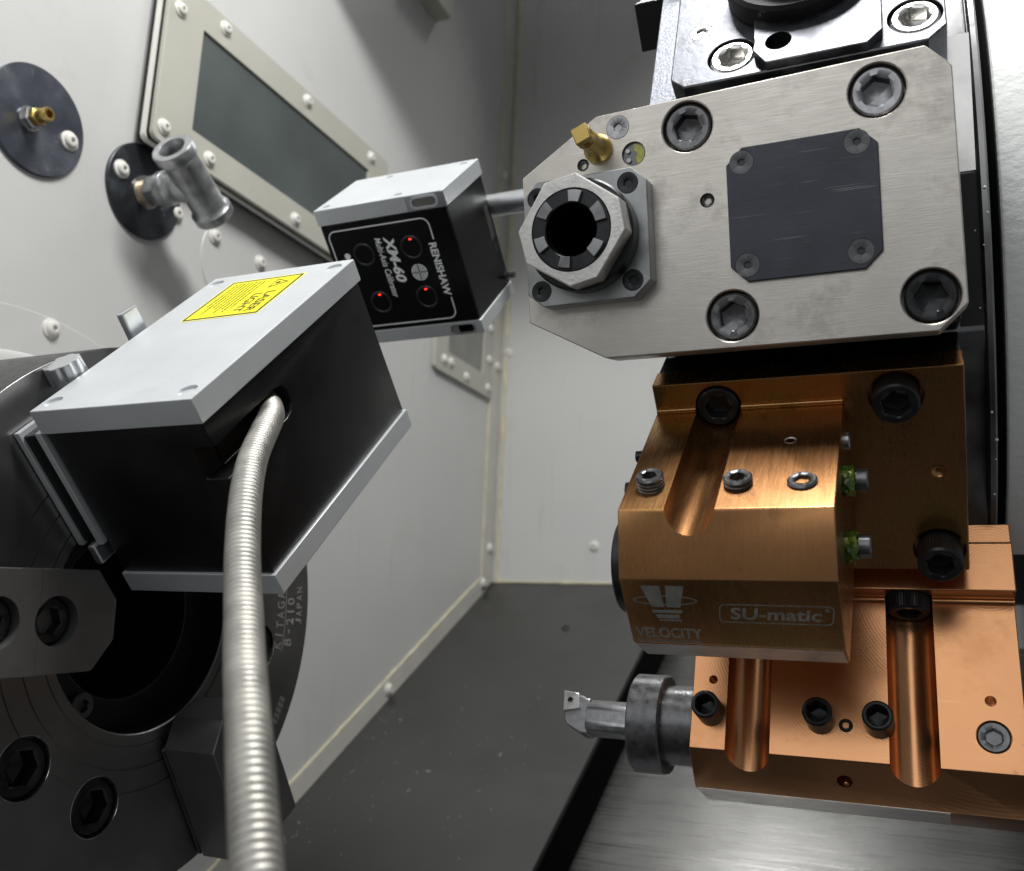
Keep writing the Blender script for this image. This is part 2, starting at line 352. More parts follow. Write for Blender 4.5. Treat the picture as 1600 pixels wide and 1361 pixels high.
# folded strips, sealant and screws of the headstock wall
def wl(y, off): return (1139.8+(y)*.87462-off*.48481, 64.6+y*.48481+off*.87462)
obj('base_strip', bmx(prism, [wl(-1500, 0), wl(-22, 0), wl(-22, 20), wl(-1500, 20)], 0, 2.4), 'strip', wall, None, .6)
obj('corner_strip', bmx(prism, [(1106, 49), (1139.5, 66), (1139.5, 1099), (1106, 1099)], 0, 2.4), 'strip', wall, None, .6)
bm = bmesh.new(); pts = [V3(*wl(-1400+i*12, 20.6+random.uniform(-.3, .3)), 1.2) for i in range(116)]; tube(bm, pts, [random.uniform(1.0, 1.9) for _ in pts], 8)
obj('sealant_bead', bm, 'sealant', wall)
bm = bmesh.new(); pts = [V3(1105+random.uniform(-.4, .4), 58+i*14, 1.0) for i in range(74)]; tube(bm, pts, [random.uniform(1.0, 1.9) for _ in pts], 8)
obj('sealant_bead', bm, 'sealant', wall)
for a, b_ in ((1122, 356), (1123, 108), (1108, 62), (888, -63), (1122, 640)): put('button_screw', ME_WALL, wall, T(a, b_, 2.4) @ RZ(a))
bm = bmesh.new(); pts = [V3(-522+random.uniform(-.5, .5), 66+i*14, .6) for i in range(74)]; tube(bm, pts, [random.uniform(1.6, 3.4) for _ in pts], 8)
obj('sealant_bead', bm, 'sealant', back)
bm = bmesh.new(); pts = [V3(-525+i*12, 65.6, .5) for i in range(90)]; tube(bm, pts, [random.uniform(.8, 2.6) if i < 14 else .7 for i in range(90)], 8)
obj('sealant_bead', bm, 'sealant', back)
for a, b_ in ((-388, 112), (-520, 380)): put('button_screw', ME_WALL, back, T(a, b_, 0) @ RZ(a))
disc = obj('cover_disc', bmx(cyl, 206, 0, 1.0, 160, None, .4), 'wall', wall, T(412, -12, 0))
put('button_screw', ME_WALL, disc, T(423-412, 187+12, 1.0))
put('button_screw', ME_WALL, disc, T(-130, 130, 1.0))
obj('spindle_guard', bmx(lathe, [(0, 0), (150, 0), (150, 3), (138, 6), (136, 90), (132, 92), (0, 92)], 120), 'wall', wall, T(347.5, 1.7, 0))
bk = obj('welded_bracket', bmx(box, 842, 905, 742, 800, 0, 22), 'frame', wall, None, .8)
# unseen sheet, added above the view to shade the top of the walls
struct(obj('shade_sheet', bmx(box, -530, 700, 662, 1000, -3, 3), 'backwall'), frame((0, 640, 0), XV, (0, 0, 1), (0, -1, 0)))
# ---------------------------------------------------------------- inspection windows
def window(name, label, y0, y1, z0, z1, gy0, gy1, gz0, gz1, base, small, big, layers, glass):
    t = thing(name, label, 'window', frame((-530, y0, z0), (0, 1, 0), (0, 0, 1), XV), 'inspection windows in the pale wall')
    wd, ht = y1-y0, z1-z0; z = 0
    for nm, th, inset, mt in layers:
        obj(nm, bmx(ring_strip, rrect(inset, wd-inset, inset, ht-inset, 5), rrect(gy0-y0-2, gy1-y0+2, gz0-z0-2, gz1-z0+2, 1), z, z+th), mt, t); z += th
    obj('frame', bmx(ring_strip, rrect(0, wd, 0, ht, 6), rrect(gy0-y0, gy1-y0, gz0-z0, gz1-z0, 1.2), z, z+base), 'frame', t, None, .5)
    obj('pane', bmx(box, gy0-y0-1.5, gy1-y0+1.5, gz0-z0-1.5, gz1-z0+1.5, z-3, z+base-2.2), glass, t)
    zf = z+base
    for a, b_ in big: put('button_screw', ME_FRAME, t, T(a-y0, b_-z0, zf) @ RZ(random.uniform(0, 60)))
    for a, b_ in small: put('small_screw', ME_SMALL, t, T(a-y0, b_-z0, zf) @ RZ(random.uniform(0, 60)))
    return t
window('inspection_window', 'wide dark glass window in a tan screwed frame above the coolant pipe', 467, 786, 348, 487, 505, 750, 373.5, 460.5, 4,
       [(502.8, 478.2), (491.5, 419.5), (584, 477), (695, 476), (580, 357), (499, 358.5), (690, 357)], [(478.6, 461), (527.9, 477), (641, 476.5), (752, 476), (476.5, 360), (526, 359), (639, 357.5), (750, 358)],
       [('pad', 5, 9, 'frame'), ('gasket', 4.0, .8, 'rubber'), ('spacer', 5.0, .2, 'spacer'), ('gasket', 4.0, 1.0, 'rubber')], 'glass')
window('inspection_window', 'small pale framed window low in the wall corner under the black laser receiver', 942, 1101, 305, 420, 974, 1072, 333, 392, 6, [],
       [(964, 321), (981, 322), (1024, 315), (1088, 317), (1089, 356), (1089, 400)], [], 'glass2')
# ---------------------------------------------------------------- wall fittings
t = thing('spray_nozzle', 'round blue grey wall plate with a short brass nozzle', 'nozzle', frame((-530, 389, 321), (0, 1, 0), (0, 0, 1), XV))
obj('mounting_plate', bmx(cyl, 37, 0, 3, 72, None, .6), 'zincblue', t)
put('button_screw', ME_WALL, t, T(25, -2, 3) @ RZ(20))
obj('washer', bmx(lathe, [(4, 3), (8.2, 3), (8.2, 4.2), (4, 4.2)], 40), 'bright', t, T(-7, -3, 0))
obj('hex_nut', bmx(lathe, [(0, 4.2), (6.4, 4.2, 6), (6.4, 8, 6), (5.6, 9, 6), (0, 9)], 48), 'galv', t, T(-7, -3, 0))
obj('brass_nipple', bmx(lathe, [(0, 9), (5.4, 9, 6), (5.4, 12.5, 6), (4.4, 13.2), (4.6, 13.8), (4.6, 21), (4.1, 21.8), (2.7, 21.8), (2.6, 15), (0, 15)], 48), 'brass', t, T(-7, -3, 0))
t = thing('coolant_pipe', 'galvanised pipe tee on a dark round wall plate under the window', 'pipe fitting', frame((-530, 485, 315), (0, 1, 0), (0, 0, 1), XV))
obj('mounting_plate', bmx(cyl, 36, 0, 3, 72, None, .6), 'zincdark', t)
put('button_screw', ME_WALL, t, T(-25, 6, 3) @ RZ(35)); put('button_screw', ME_WALL, t, T(35, -2, 0.2) @ RZ(10))
AX = T(0, -1, 0)
obj('washer', bmx(lathe, [(6, 3), (12.5, 3), (12.5, 4.4), (6, 4.4)], 40), 'bright', t, AX)
obj('threaded_nipple', bmx(lathe, [(0, 3), (9.4, 3), (9.4, 13), (0, 13)], 32), 'rustygalv', t, AX)
obj('hex_nut', bmx(lathe, [(0, 11), (10.8, 11, 6), (10.8, 20, 6), (9.6, 21, 6), (0, 21)], 48), 'galv', t, AX)
bm = bmesh.new()
lathe(bm, [(0, 20.5), (12.3, 20.5), (13.2, 21.2), (13.2, 26.5), (12.4, 27.3), (11.6, 30), (12.4, 36), (14.2, 42), (12, 50), (0, 52)], 40, AX)
RUN = AX @ T(0, 0, 50) @ RZ(-24) @ RY(97)
lathe(bm, [(9.6, -24), (9.6, -31), (10.3, -32), (14.6, -32), (15.4, -31), (15.4, -24.5), (14.2, -23.4), (12.9, -20), (13.2, 0), (12.9, 20), (14.2, 23.4), (15.4, 24.5), (15.4, 31), (14.6, 32), (0, 32)], 40, RUN)
prof = [(9.6, -32+.02)]; z = -31.5
while z < -10: prof += [(9.6, z), (10.9, z+.8), (9.6, z+1.6)]; z += 1.8
lathe(bm, prof+[(0, -9)], 40, RUN)
obj('pipe_tee', bm, 'galv', t, None, sharp=40)
t = thing('patch_plate', 'pale round cover plate with two screws low on the wall beside the laser receiver', 'cover plate', frame((-530, 592, 297), (0, 1, 0), (0, 0, 1), XV))
obj('plate', bmx(cyl, 41, 0, .9, 80, None, .4), 'wall', t)
put('button_screw', ME_WALL, t, T(-28, 15, .9)); put('button_screw', ME_WALL, t, T(31, 15, .9))
# ================================================================ chuck with its jaws
c0 = V3(-341, .69466*240.1+.71934*251.3, -.71934*240.1+.69466*251.3)
FC = frame(c0, DV, VV, XV)
ch = thing('lathe_chuck', 'dark round three jaw lathe chuck behind the laser transmitter', 'chuck', FC)
def gv(r, d=.7, wd=.8): return [(r, 0), (r, -d), (r+wd, -d), (r+wd, 0)]
bm = bmesh.new()
lathe(bm, [(0, -60), (40, -60), (40, -14), (54.4, -14), (54.4, -.6), (55, 0)]+gv(59.3)+gv(69.6)+gv(79.8)+[(126.9, 0), (127, -.1), (127, -92), (0, -92)], 160)
bolts = [(86, a) for a in (-86.3, -56, 36, 64)]
pk = []
for r, a in bolts: pk.append(bmx(cyl, 13.2, -14, 5, 48, RZ(a) @ T(r, 0, 0)))
obj('chuck_body', bm, 'chuck', ch, None, 0, pk, 30)
mb = shcs_mesh('cap_bolt', 12, 12, 14, 'oxide', 1.2)
for r, a in bolts: put('cap_bolt', mb, ch, RZ(a) @ T(r, 0, -13) @ RZ(a*3))
mr = new_mesh('counterbore_ring', bmx(lathe, [(12.6, -9), (13.15, -9), (13.15, -.1), (13.0, 0), (12.9, -.2)], 48), 'bright')
for r, a in bolts: put('counterbore_ring', mr, ch, RZ(a) @ T(r, 0, 0))
obj('bore_shade_liner', bmx(lathe, [(54.2, -.9), (54.2, -13.8), (40.3, -13.8), (39.7, -14.5), (39.7, -59.5), (0, -59.5), (0, -59.8)], 96), 'blackcast', ch)  # black lining added to paint the inside of the bore in shade
obj('bore_screw', bmx(lathe, [(0, -14), (6, -14), (6, -10.6), (5.4, -10), (3, -10), (2.6, -10.4, 6), (2.6, -13, 6), (0, -13)], 40), 'oxideworn', ch, RZ(-72) @ T(47, 0, 0))
obj('rim_shade_band', bmx(lathe, [(126.6, -91), (127.2, -91), (127.2, -.3), (126.6, -.3)], 160), 'oxide', ch)  # dark band over the steel rim, painting out its lamp highlight
def arc_text(s, r, a0, h, da):
    bmall = None
    for i, c in enumerate(s):
        if c == ' ': continue
        a = a0+i*da
        o = lettering(c, ch, RZ(a) @ T(r, 0, .02) @ RZ(90), h*(.18 if c in 'I1' else .4 if c=='-' else .62), h*(.12 if c=='-' else 1), 'chuckcut', .01, name='stamped_letter', thick=.10)
arc_text('KITAGAWA', 101.5, 38.3, 6.4, 3.15)
arc_text('B-210', 110.5, 39.8, 6.4, 3.0)
arc_text('JAPAN', 118.5, 46, 5, 2.2)
obj('stamped_line', bmx(lathe, [(105.8, .0), (105.8, .1), (106.3, .1), (106.3, .0)], 30, None, 36.5, 66), 'chuckcut', ch)
bm = bmesh.new()
for i in range(5):
    m_ = RZ(18+i*1.55) @ T(118, 0, 0) @ RZ(90)
    for k in range(4): prism(bm, [(-1.2, -2.2+k*1.3), (1.1, -2.2+k*1.3), (1.1, -1.7+k*1.3), (-1.2, -1.7+k*1.3)], .02, .12, m_)
obj('stamped_number', bm, 'chuckcut', ch)
def jaw(ang):
    m_ = RZ(ang)
    bm = bmesh.new(); outl = [(61.5, -20), (51.5, -8), (51.5, 8), (61.5, 20), (126, 20), (126, -20)]
    prism(bm, outl, 3.2, 33)
    cuts = [bmx(cyl, 9.7, 24, 40, 40, T(80, 0, 0)), bmx(cyl, 9.7, 24, 40, 40, T(106, 0, 0)), bmx(box, 88, 97.5, -30, 30, 32.7, 40)]
    j = obj('chuck_jaw', bm, 'jaw', ch, m_, .5, cuts)
    for r in (80, 106): put('jaw_bolt', ME_BOLTD, j, T(r, 0, 17) @ RZ(r))
    bm = bmesh.new(); r = 62.
    while r < 125: prism(bm, [(r, 0), (r+1.4, 0), (r+.7, 1.5)], -20.3, 20.3, Matrix(((1, 0, 0, 0), (0, 0, 1, 0), (0, 1, 0, 1.6), (0, 0, 0, 1)))); r += 1.5
    obj('serration', bm, 'jaw', j)
    obj('master_jaw', bmx(box, 58, 126, -17, 17, .02, 1.7), 'oxide', j)
    return j
j1 = jaw(229)
j2 = put('chuck_jaw', j1.data, ch, RZ(-11))
for c in list(j1.children): put(c.name.split('.')[0], c.data, j2).matrix_basis = c.matrix_basis.copy()
# ================================================================ laser transmitter on the chuck
FL = frame((-326.0, .69466*121.1+.71934*238.9, -.71934*121.1+.69466*238.9), XV, DV, VV)
tx = thing('laser_transmitter', 'long silver and black laser unit with yellow warning sticker on the chuck', 'laser unit', FL)
UX, LV, HD = 83.2, 132.7, 93.1
slot = bmx(box, 71, 95, 22, 36, -8, 12); slot2 = bmx(prism, [(22, -5), (36, -5), (36, 46), (35, 50.5), (32, 53), (26, 53), (23, 50.5), (22, 46)], 72.5, 95, Matrix(((0, 0, 1, 0), (1, 0, 0, 0), (0, 1, 0, 0), (0, 0, 0, 1))))
obj('body', bmx(box, 1.2, UX-1.4, 10.95, HD-10.15, 1.2, LV-1.2), 'black', tx, None, 0, [slot, slot2])
modify(tx.children[0], 1.1, None, 32, 3)
bm = bmesh.new(); zz = [capsule(60, 23, 8, 27, 29)]
plate_cuts = [bmx(cyl, 4.3, -9, 1.0, 32, T(a, 0, b_) @ RX(90) ) for a, b_ in ((76.5, 7), (5, 7), (5.3, 122), (77.5, 122))]
def cutD(a, b_, r, d): return bmx(lathe, [(0, -5), (r, -5), (r, d), (0, d+.5)], 32, T(a, 0, b_) @ Matrix(((1, 0, 0, 0), (0, 0, 1, 0), (0, 1, 0, 0), (0, 0, 0, 1))))
pl = obj('top_plate', bmx(box, 0, UX, 0, 10.9, 0, LV), 'alu', tx, None, .5, [cutD(a, b_, 4.0, 1.0) for a, b_ in ((76, 7.5), (6.5, 7.5), (6.5, 124.5), (76.5, 124.5))])
obj('bottom_plate', bmx(box, 0, UX, HD-10.1, HD, 0, LV), 'alu', tx, None, .5)
TOPF = Matrix(((1, 0, 0, 0), (0, 0, -1, 0), (0, 1, 0, 0), (0, 0, 0, 1)))       # x -> X, y -> V, z -> -D (out of the top)
st = obj('warning_sticker', bmx(prism, rrect(18.5, 62.8, 77, 122.3, 1.2), .02, .12), 'paleyellow', tx, TOPF)
obj('sticker_border', bmx(ring_strip, rrect(19.4, 61.9, 77.9, 121.4, .6), rrect(20.7, 60.6, 79.2, 120.1, .4), .12, .16), 'ink', st)
obj('sticker_field', bmx(prism, rrect(20.7, 60.6, 79.2, 120.1, .4), .12, .15), 'yellow', st)
LT = lambda x, y: T(x, y, .15) @ RZ(-90)
lettering('LASER', st, LT(54.4, 92), 22, 5.0, 'ink', .012); lettering('LIGHT', st, LT(47.4, 92), 20, 5.0, 'ink', .012)
bm = bmesh.new(); prism(bm, [(0, 0), (7, 0), (3.5, 6.2)], .15, .2); TRI = T(48.5, 118.5, 0) @ RZ(-90) @ Matrix.Diagonal((1.5, 1.5, 1, 1)); o = obj('warning_triangle', bm, 'ink', st, TRI)
bm = bmesh.new(); prism(bm, [(.9, .5), (6.1, .5), (3.5, 5.1)], .2, .24); obj('triangle_field', bm, 'yellow', st, TRI)
bm = bmesh.new(); cyl(bm, .9, .24, .28, 16, T(3.5, 2, 0)); obj('triangle_mark', bm, 'ink', st, TRI)
bm = bmesh.new(); dashes(bm, 8, -118, -82, 0, 2.4, .75, .15)
obj('fine_print', bm, 'ink', st, T(24.2, 0, 0) @ Matrix(((0, 1, 0, 0), (-1, 0, 0, 0), (0, 0, 1, 0), (0, 0, 0, 1))))['kind'] = 'stuff'
# magnetic base between the unit and the chuck
base = obj('magnet_base', bmx(box, -15, -.4, 11.5, 65.8, .6, LV-.6), 'black', tx, None, .6)
obj('base_rail', bmx(box, -2.9, 0.2, 9.8, 66.5, -.8, LV+1), 'alu', base, None, .3)
obj('base_rail', bmx(box, -14.4, -11.4, 9.2, 66.8, -.8, LV+1), 'alu', base, None, .3)
bm = bmesh.new(); prof = []
pts = []
for i in range(48):
    a = 2*PI*i/48; rr = 8.3 if i % 6 < 4 else 7.5; pts.append((rr*math.cos(a), rr*math.sin(a)))
prism(bm, pts, 0, 8.5, None, [(p[0]*.97, p[1]*.97) for p in pts]); obj('thumb_knob', bm, 'alu2', tx, T(-9.5, 2.5, 33) @ TOPF, .5)
obj('locking_lever', bmx(box, -9.3, -5.3, -10, 12, 71, 82), 'alu2', tx, None, 1.0)
obj('locking_lever', bmx(box, -7.8, -3.8, 66, 76, -3, 12), 'alu2', tx, None, 1.2)
# conduit
hp = [(-262, 317.5, 97), (-256, 313.5, 93.5), (-248.6, 308, 88.6), (-241.8, 301, 82.6), (-236.5, 292.5, 77), (-230, 281.5, 69), (-221.2, 267.2, 58.2), (-209.9, 251.8, 45.1), (-198.3, 238.0, 30.3), (-185.7, 224.5, 14.4),
      (-172.8, 211.3, 1.3), (-162.5, 200.4, -8.6), (-149.2, 186.8, -20), (-137.6, 175.4, -31.5), (-128.9, 167.3, -41.6), (-122.6, 161.6, -49.4), (-113.5, 154.6, -59), (-100, 146, -76)]
hp = [V3(*p) for p in hp]
def catmull(P, step):
    out = []
    for i in range(1, len(P)-2):
        a, b_, c, d = P[i-1], P[i], P[i+1], P[i+2]; n = max(2, int((c-b_).length/step))
        for k in range(n):
            s = k/n; out.append(.5*((2*b_)+(c-a)*s+(2*a-5*b_+4*c-d)*s*s+(3*b_-a-3*c+d)*s**3))
    return out
fine = catmull(hp, 1.0)
for _ in range(40): fine = [fine[0]]+[(fine[i-1]+fine[i]*2+fine[i+1])/4 for i in range(1, len(fine)-1)]+[fine[-1]]
def resample(P, st):
    out = [P[0]]; acc = 0.
    for a, b_ in zip(P, P[1:]):
        d = (b_-a).length; pos = st-acc
        while pos <= d: out.append(a.lerp(b_, pos/d)); pos += st
        acc = (acc+d) % st
    return out
fine = resample(fine, .23)
rad = []
for i, p in enumerate(fine):
    q = (i % 10)/10; rad.append(5.4-.4*abs(2*q-1)**2.5)
bm = bmesh.new(); tube(bm, fine, rad, 40)
hs = obj('flexible_conduit', bm, 'hose', None, None, 0, None, 60)
hs.matrix_world = mm_mat(T(0, 0, ZOFF)); hs['label'] = 'ribbed steel conduit curving from the black side of the laser transmitter'; hs['category'] = 'conduit'
# ================================================================ laser receiver and its rod
FR = frame((-328.1, .69466*123.1+.71934*477, -.71934*123.1+.69466*477), XV, DV, VV)
rx = thing('laser_receiver', 'square black laser receiver with white lettering and four round apertures', 'laser unit', FR)
RU, RV, RT, RH, RB = 87.9, 58.6, 9.7, 89.8, 8.6
obj('body', bmx(box, .8, RU-.8, RT+.05, RH-RB-.05, .9, RV-.8), 'black', rx, None, .6)
obj('top_plate', bmx(box, 0, RU, 0, RT, 0, RV), 'alu', rx, None, .4, [cutD(a, b_, 2.6, .8) for a, b_ in ((6, 6), (56, 6), (28, 52.5), (80, 52.5))])
obj('bottom_plate', bmx(box, 0, RU, RH-RB, RH, 0, RV), 'alu', rx, None, .4)
FACE = Matrix(((0, 1, 0, 0), (1, 0, 0, 0), (0, 0, -1, 0), (0, 0, 0, 1)))      # x -> D, y -> X, z -> -V : the front, read downwards
FZ = FACE @ T(0, 0, 0)
fp = obj('front_panel', bmx(prism, rrect(RT+.6, RH-RB-.6, 1.2, RU-1.2, .6), -.85, -.3), 'blackgloss', rx, FACE)
def polyline(bm, pts, wd, z0, z1, closed=False):
    n = len(pts)
    for i in range(n if closed else n-1):
        a, b_ = V3(*pts[i], 0), V3(*pts[(i+1) % n], 0); d = (b_-a).normalized(); s = V3(-d.y, d.x, 0)*wd/2; e = d*wd*.25
        q = [a-s-e, b_-s+e, b_+s+e, a+s-e]; prism(bm, [(p.x, p.y) for p in q], z0, z1)
bl = rrect(14.2, 77.9, 4.2, 73.0, 5, 6)
# start the outline at the gap in the right-hand side (large y), leave the gap open for the maker's name
top = [p for p in bl]; 
path = [(28.5, 73.0)]+[p for p in rrect(14.2, 77.9, 4.2, 73.0, 5, 6)[12+2:]]
seq = rrect(14.2, 77.9, 4.2, 73.0, 5, 6)               # corners: (x1,y0) (x1,y1) (x0,y1) (x0,y0)
c1, c2, c3, c4 = seq[0:7], seq[7:14], seq[14:21], seq[21:28]
bm = bmesh.new(); polyline(bm, [(27.5, 73.0)]+c3+c4+c1+c2+[(64.8, 73.0)], .75, -.3, -.22)
obj('border_line', bm, 'print', fp)
lettering('RENISHAW', fp, T(46.4, 71.4, -.3), 33.5, 5.0, 'print', .03)
lettering('XM-60', fp, T(36.6, 44.0, -.3), 29.5, 7.0, 'print', .035, .2)
lettering('Multi-Axis Calibrator', fp, T(41.2, 36.6, -.3), 38.5, 4.3, 'print', .008, .2)
obj('indicator_dot', bmx(cyl, 2.0, -.3, -.2, 24), 'print', fp, T(30.6, 12.6, 0))
bm = bmesh.new(); cyl(bm, 5.2, -.3, -.22, 40); o = obj('target_mark', bm, 'print', fp, T(46.5, 57.4, 0))
bm = bmesh.new()
for r in (1.3, 2.6, 3.9): lathe(bm, [(r, -.22), (r, -.17), (r+.42, -.17), (r+.42, -.22)], 36)
box(bm, -5.3, 5.3, -.26, .26, -.215, -.15); box(bm, -.26, .26, -5.3, 5.3, -.22, -.16); obj('target_lines', bm, 'blackgloss', o)
for i, (x, d) in enumerate(((24.5, 31.0), (57.5, 30.6), (25, 62.5), (57.4, 62.6))):
    ap = obj('aperture', bmx(lathe, [(5.9, -.6), (5.9, .15), (6.3, .5), (6.9, .5), (7.3, .1), (7.3, -.5)], 48), 'rim', fp, T(d, x, -.28))
    obj('lens', bmx(lathe, [(0, -.05), (5.9, -.05), (5.9, -.15), (0, -.15)], 40), 'lens', ap)
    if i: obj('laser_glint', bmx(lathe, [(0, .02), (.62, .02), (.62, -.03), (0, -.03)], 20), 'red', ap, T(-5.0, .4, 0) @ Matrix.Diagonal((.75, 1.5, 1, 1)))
# windows of the two silver plates, on the front edge (normal -V): local x -> X, y -> -D
EDGE = Matrix(((1, 0, 0, 0), (0, -1, 0, 0), (0, 0, -1, 0), (0, 0, 0, 1)))
t1 = obj('side_bezel', bmx(prism, rrect(62, 87.4, -9.4, -.4, .8), -.05, .35), 'alu2', rx, EDGE, .25)
obj('indicator_window', bmx(prism, capsule(15.5, 4.8, 10, 74.5, -4.9), .3, .55), 'glass2', t1)
obj('bezel_rim', bmx(ring_strip, capsule(18.4, 7.2, 10, 74.5, -4.9), capsule(15.5, 4.8, 10, 74.5, -4.9), .3, .95), 'alu', t1)
t2 = obj('switch_bezel', bmx(ring_strip, capsule(17, 6.4, 10, 74.6, -85.6), capsule(15.2, 4.8, 10, 74.6, -85.6), -.1, .35), 'alu2', rx, EDGE)
obj('switch_recess', bmx(prism, capsule(15.2, 4.8, 10, 74.6, -85.6), -.1, .06), 'glass2', t2)
obj('slide_switch', bmx(prism, rrect(72, 81.6, -87.8, -83.4, 1.2), .06, .25), 'lens', t2)
obj('serial_label', bmx(box, RU-.75, RU-.65, 52, 57.5, 48, 54), 'cover', rx)
bm = bmesh.new(); dashes(bm, 3, 28, 50, 49, 2, .9, 0, (.3, .8), (.5, 1.4))
obj('serial_print', bm, 'glass2', rx, T(RU-.72, 0, 0) @ Matrix(((0, 0, 1, 0), (1, 0, 0, 0), (0, 1, 0, 0), (0, 0, 0, 1))))['kind'] = 'stuff'
obj('locking_pin', bmx(cyl, 2.3, RU-1, RU+6, 24, RY(90), .4), 'steelscrew', rx, T(0, 75, 53))
obj('rear_cover', bmx(box, 8, 36, 11, 60, RV-.9, RV+4.5), 'black', rx, None, 1.5)
rod = thing('mounting_rod', 'grey steel rod from the black laser receiver to behind the tool holder', 'rod', FR)
obj('rod', bmx(cyl, 7.0, 40, 238, 40, RY(90), .6), 'alu2', rod, T(0, 32.5, 66.5))
obj('rod_clamp', bmx(box, 38, 78, 22, 43, RV+.1, 76), 'black', rod, None, 1.5)
# ================================================================ turret
C = V3(0, 576.0, 212.73)
def FS(a, A=212):                                   # station frame: x along the spindle, z out of the turret
    n = V3(0, -math.cos(RAD(a)), -math.sin(RAD(a))); t_ = V3(0, math.sin(RAD(a)), -math.cos(RAD(a)))
    return frame(C+n*A, XV, -t_, n)
XEX = Matrix(((0, 0, 1, 0), (1, 0, 0, 0), (0, 1, 0, 0), (0, 0, 0, 1)))     # prism outline (y, z) pushed along x
UP = RX(-90)                                        # z -> +y
tu = thing('tool_turret', 'dark steel turret drum with an oily rim behind the tool holders', 'turret', frame(C, (0, -.9781, -.2079), (0, .2079, -.9781), XV))
RA = 179.8/math.cos(RAD(15))
obj('drum', bmx(lathe, [(0, -103), (RA, -103), (RA, 26), (0, 26)], 12, RZ(15)), 'turret', tu, None, .6)
obj('rim', bmx(lathe, [(150, 26), (184.5, 26), (186, 27), (186, 29), (184.8, 29.8), (150, 29.8)], 200), 'turret', tu)
obj('rear_ring', bmx(lathe, [(140, 29.8), (178, 29.8), (178, 33), (140, 33)], 160), 'edge', tu)
bm = bmesh.new(); box(bm, 179.9, 180.5, -74, -17.5, 17, 25.7); obj('wear_strip', bm, 'bright', tu)
bm = bmesh.new(); box(bm, 179.9, 180.2, -16.5, 46, 17, 25.9); obj('black_strip', bm, 'blackcast', tu)  # thin black strip on the drum flat
bm = bmesh.new()
for i in range(11):
    a = RAD(random.choice((random.uniform(-6, 14), random.uniform(20, 50), random.uniform(20, 50)))); r = random.uniform(.3, .8); x = random.uniform(24, 29.6); rr = 186 if x > 26.5 else 180/math.cos((a+RAD(15)) % RAD(30)-RAD(15))
    bmesh.ops.create_icosphere(bm, subdivisions=2, radius=r, matrix=T(rr*math.cos(a), rr*math.sin(a), x))
obj('oil_drops', bm, 'drop', tu)['kind'] = 'stuff'
# ---- grey live tool holder
g = thing('live_tool_holder', 'grey metal tool holder with a big collet nut and dark square cover', 'tool holder', FS(12))
H = 23.5
bm = bmesh.new()
prism(bm, [(-151.6, 28), (-117.4, 48.6), (8, 51.6), (15.2, 44.4), (16.6, 42.4), (17.9, -43), (8, -52.3), (-118, -52.1), (-151.3, -34.3)][::-1], 7, H)
B4 = [(-79.7, 37.6), (-8.9, 38.4), (5.8, -39.4), (-65.5, -39.6)]
cuts = [bmx(lathe, [(0, 11), (10.1, 11), (10.1, H-.5), (10.6, H+.01), (10.6, H+5), (0, H+5)], 64, T(a, b_, 0)) for a, b_ in B4]
for a, b_, r, d in ((-124, 29.3, 2.6, 2), (-73.1, 7.0, 2.9, 2), (-108.3, 42.4, 4.9, 1.2), (-102.1, 30.5, 5.0, 5)):
    cuts.append(bmx(cyl, r, H-d, H+4, 40, T(a, b_, 0)))
cuts.append(bmx(cyl, 11, -40, H+4, 48, T(-121.5, -3.3, 0)))
obj('face_plate', bm, 'nickel', g, None, .45, cuts, 30)
for i, (a, b_) in enumerate(B4): put('cap_bolt', (ME_BOLT, ME_BOLTB, ME_BOLTD, ME_BOLT)[i], g, T(a, b_, 10.8) @ RZ((17, 8, 25, 3)[i]))
obj('body', bmx(box, -108, 16, -47, 47, -31.8, 7), 'blackcast', g, None, 1)
obj('spindle_head', bmx(prism, chrect(-146, -96, -30, 24, 10), -22, 7), 'blackcast', g, None, 1, [bmx(cyl, 11, -17, 20, 48, T(-121.5, -3.3, 0))])
obj('coolant_elbow', bmx(box, -11, 9, -9, 6, -8, 6.5), 'blackcast', g, T(-132, 41, 0) @ RZ(31), 2)
put('plug_screw', csk_mesh('plug_screw', 3.6, 3, 'oxideworn'), g, T(-100, -47.1, -6) @ RX(90))
cv = obj('cover_plate', bmx(prism, chrect(-64.9, -9.3, -27.2, 25.2, 6.3), H-.1, H+1.6), 'cover', g, None, .35, [bmx(cyl, 4.75, H+.8, H+5, 40, T(a, b_, 0)) for a, b_ in ((-59, 19.4), (-16.6, 20.2), (-17, -20.6), (-58.5, -20.8))])
for a, b_ in ((-59, 19.4), (-16.6, 20.2), (-17, -20.6), (-58.5, -20.8)): put('countersunk_screw', ME_CSK, cv, T(a, b_, H+1.5) @ RZ(a*7))
ms = setscrew_mesh('set_screw', 2.5, .2, 2.6, 'oxideworn', 0)
put('set_screw', ms, g, T(-124, 29.3, H-.6)); put('set_screw', ms, g, T(-73.1, 7, H-.6) @ Matrix.Diagonal((1.12, 1.12, 1, 1)))
put('countersunk_screw', csk_mesh('countersunk_screw', 4.7, 3.2, 'steelscrew'), g, T(-108.3, 42.4, H+.1) @ RZ(12))
sg = obj('sight_gauge', bmx(cyl, 4.9, H-5, H-1.6, 32), 'oxideworn', g, T(-102.1, 30.5, 0))
obj('gauge_dial', bmx(lathe, [(1.3, H-1.6), (1.3, H-1.2), (4.2, H-1.2), (4.2, H-1.6)], 24, RZ(-70), 0, 160), 'gauge', sg)
for a, b_ in ((-2.6, 1.6), (-2.3, -2.2)): obj('gauge_pin', bmx(cyl, .95, H-1.6, H-.5, 16), 'galv', sg, T(a, b_, 0))
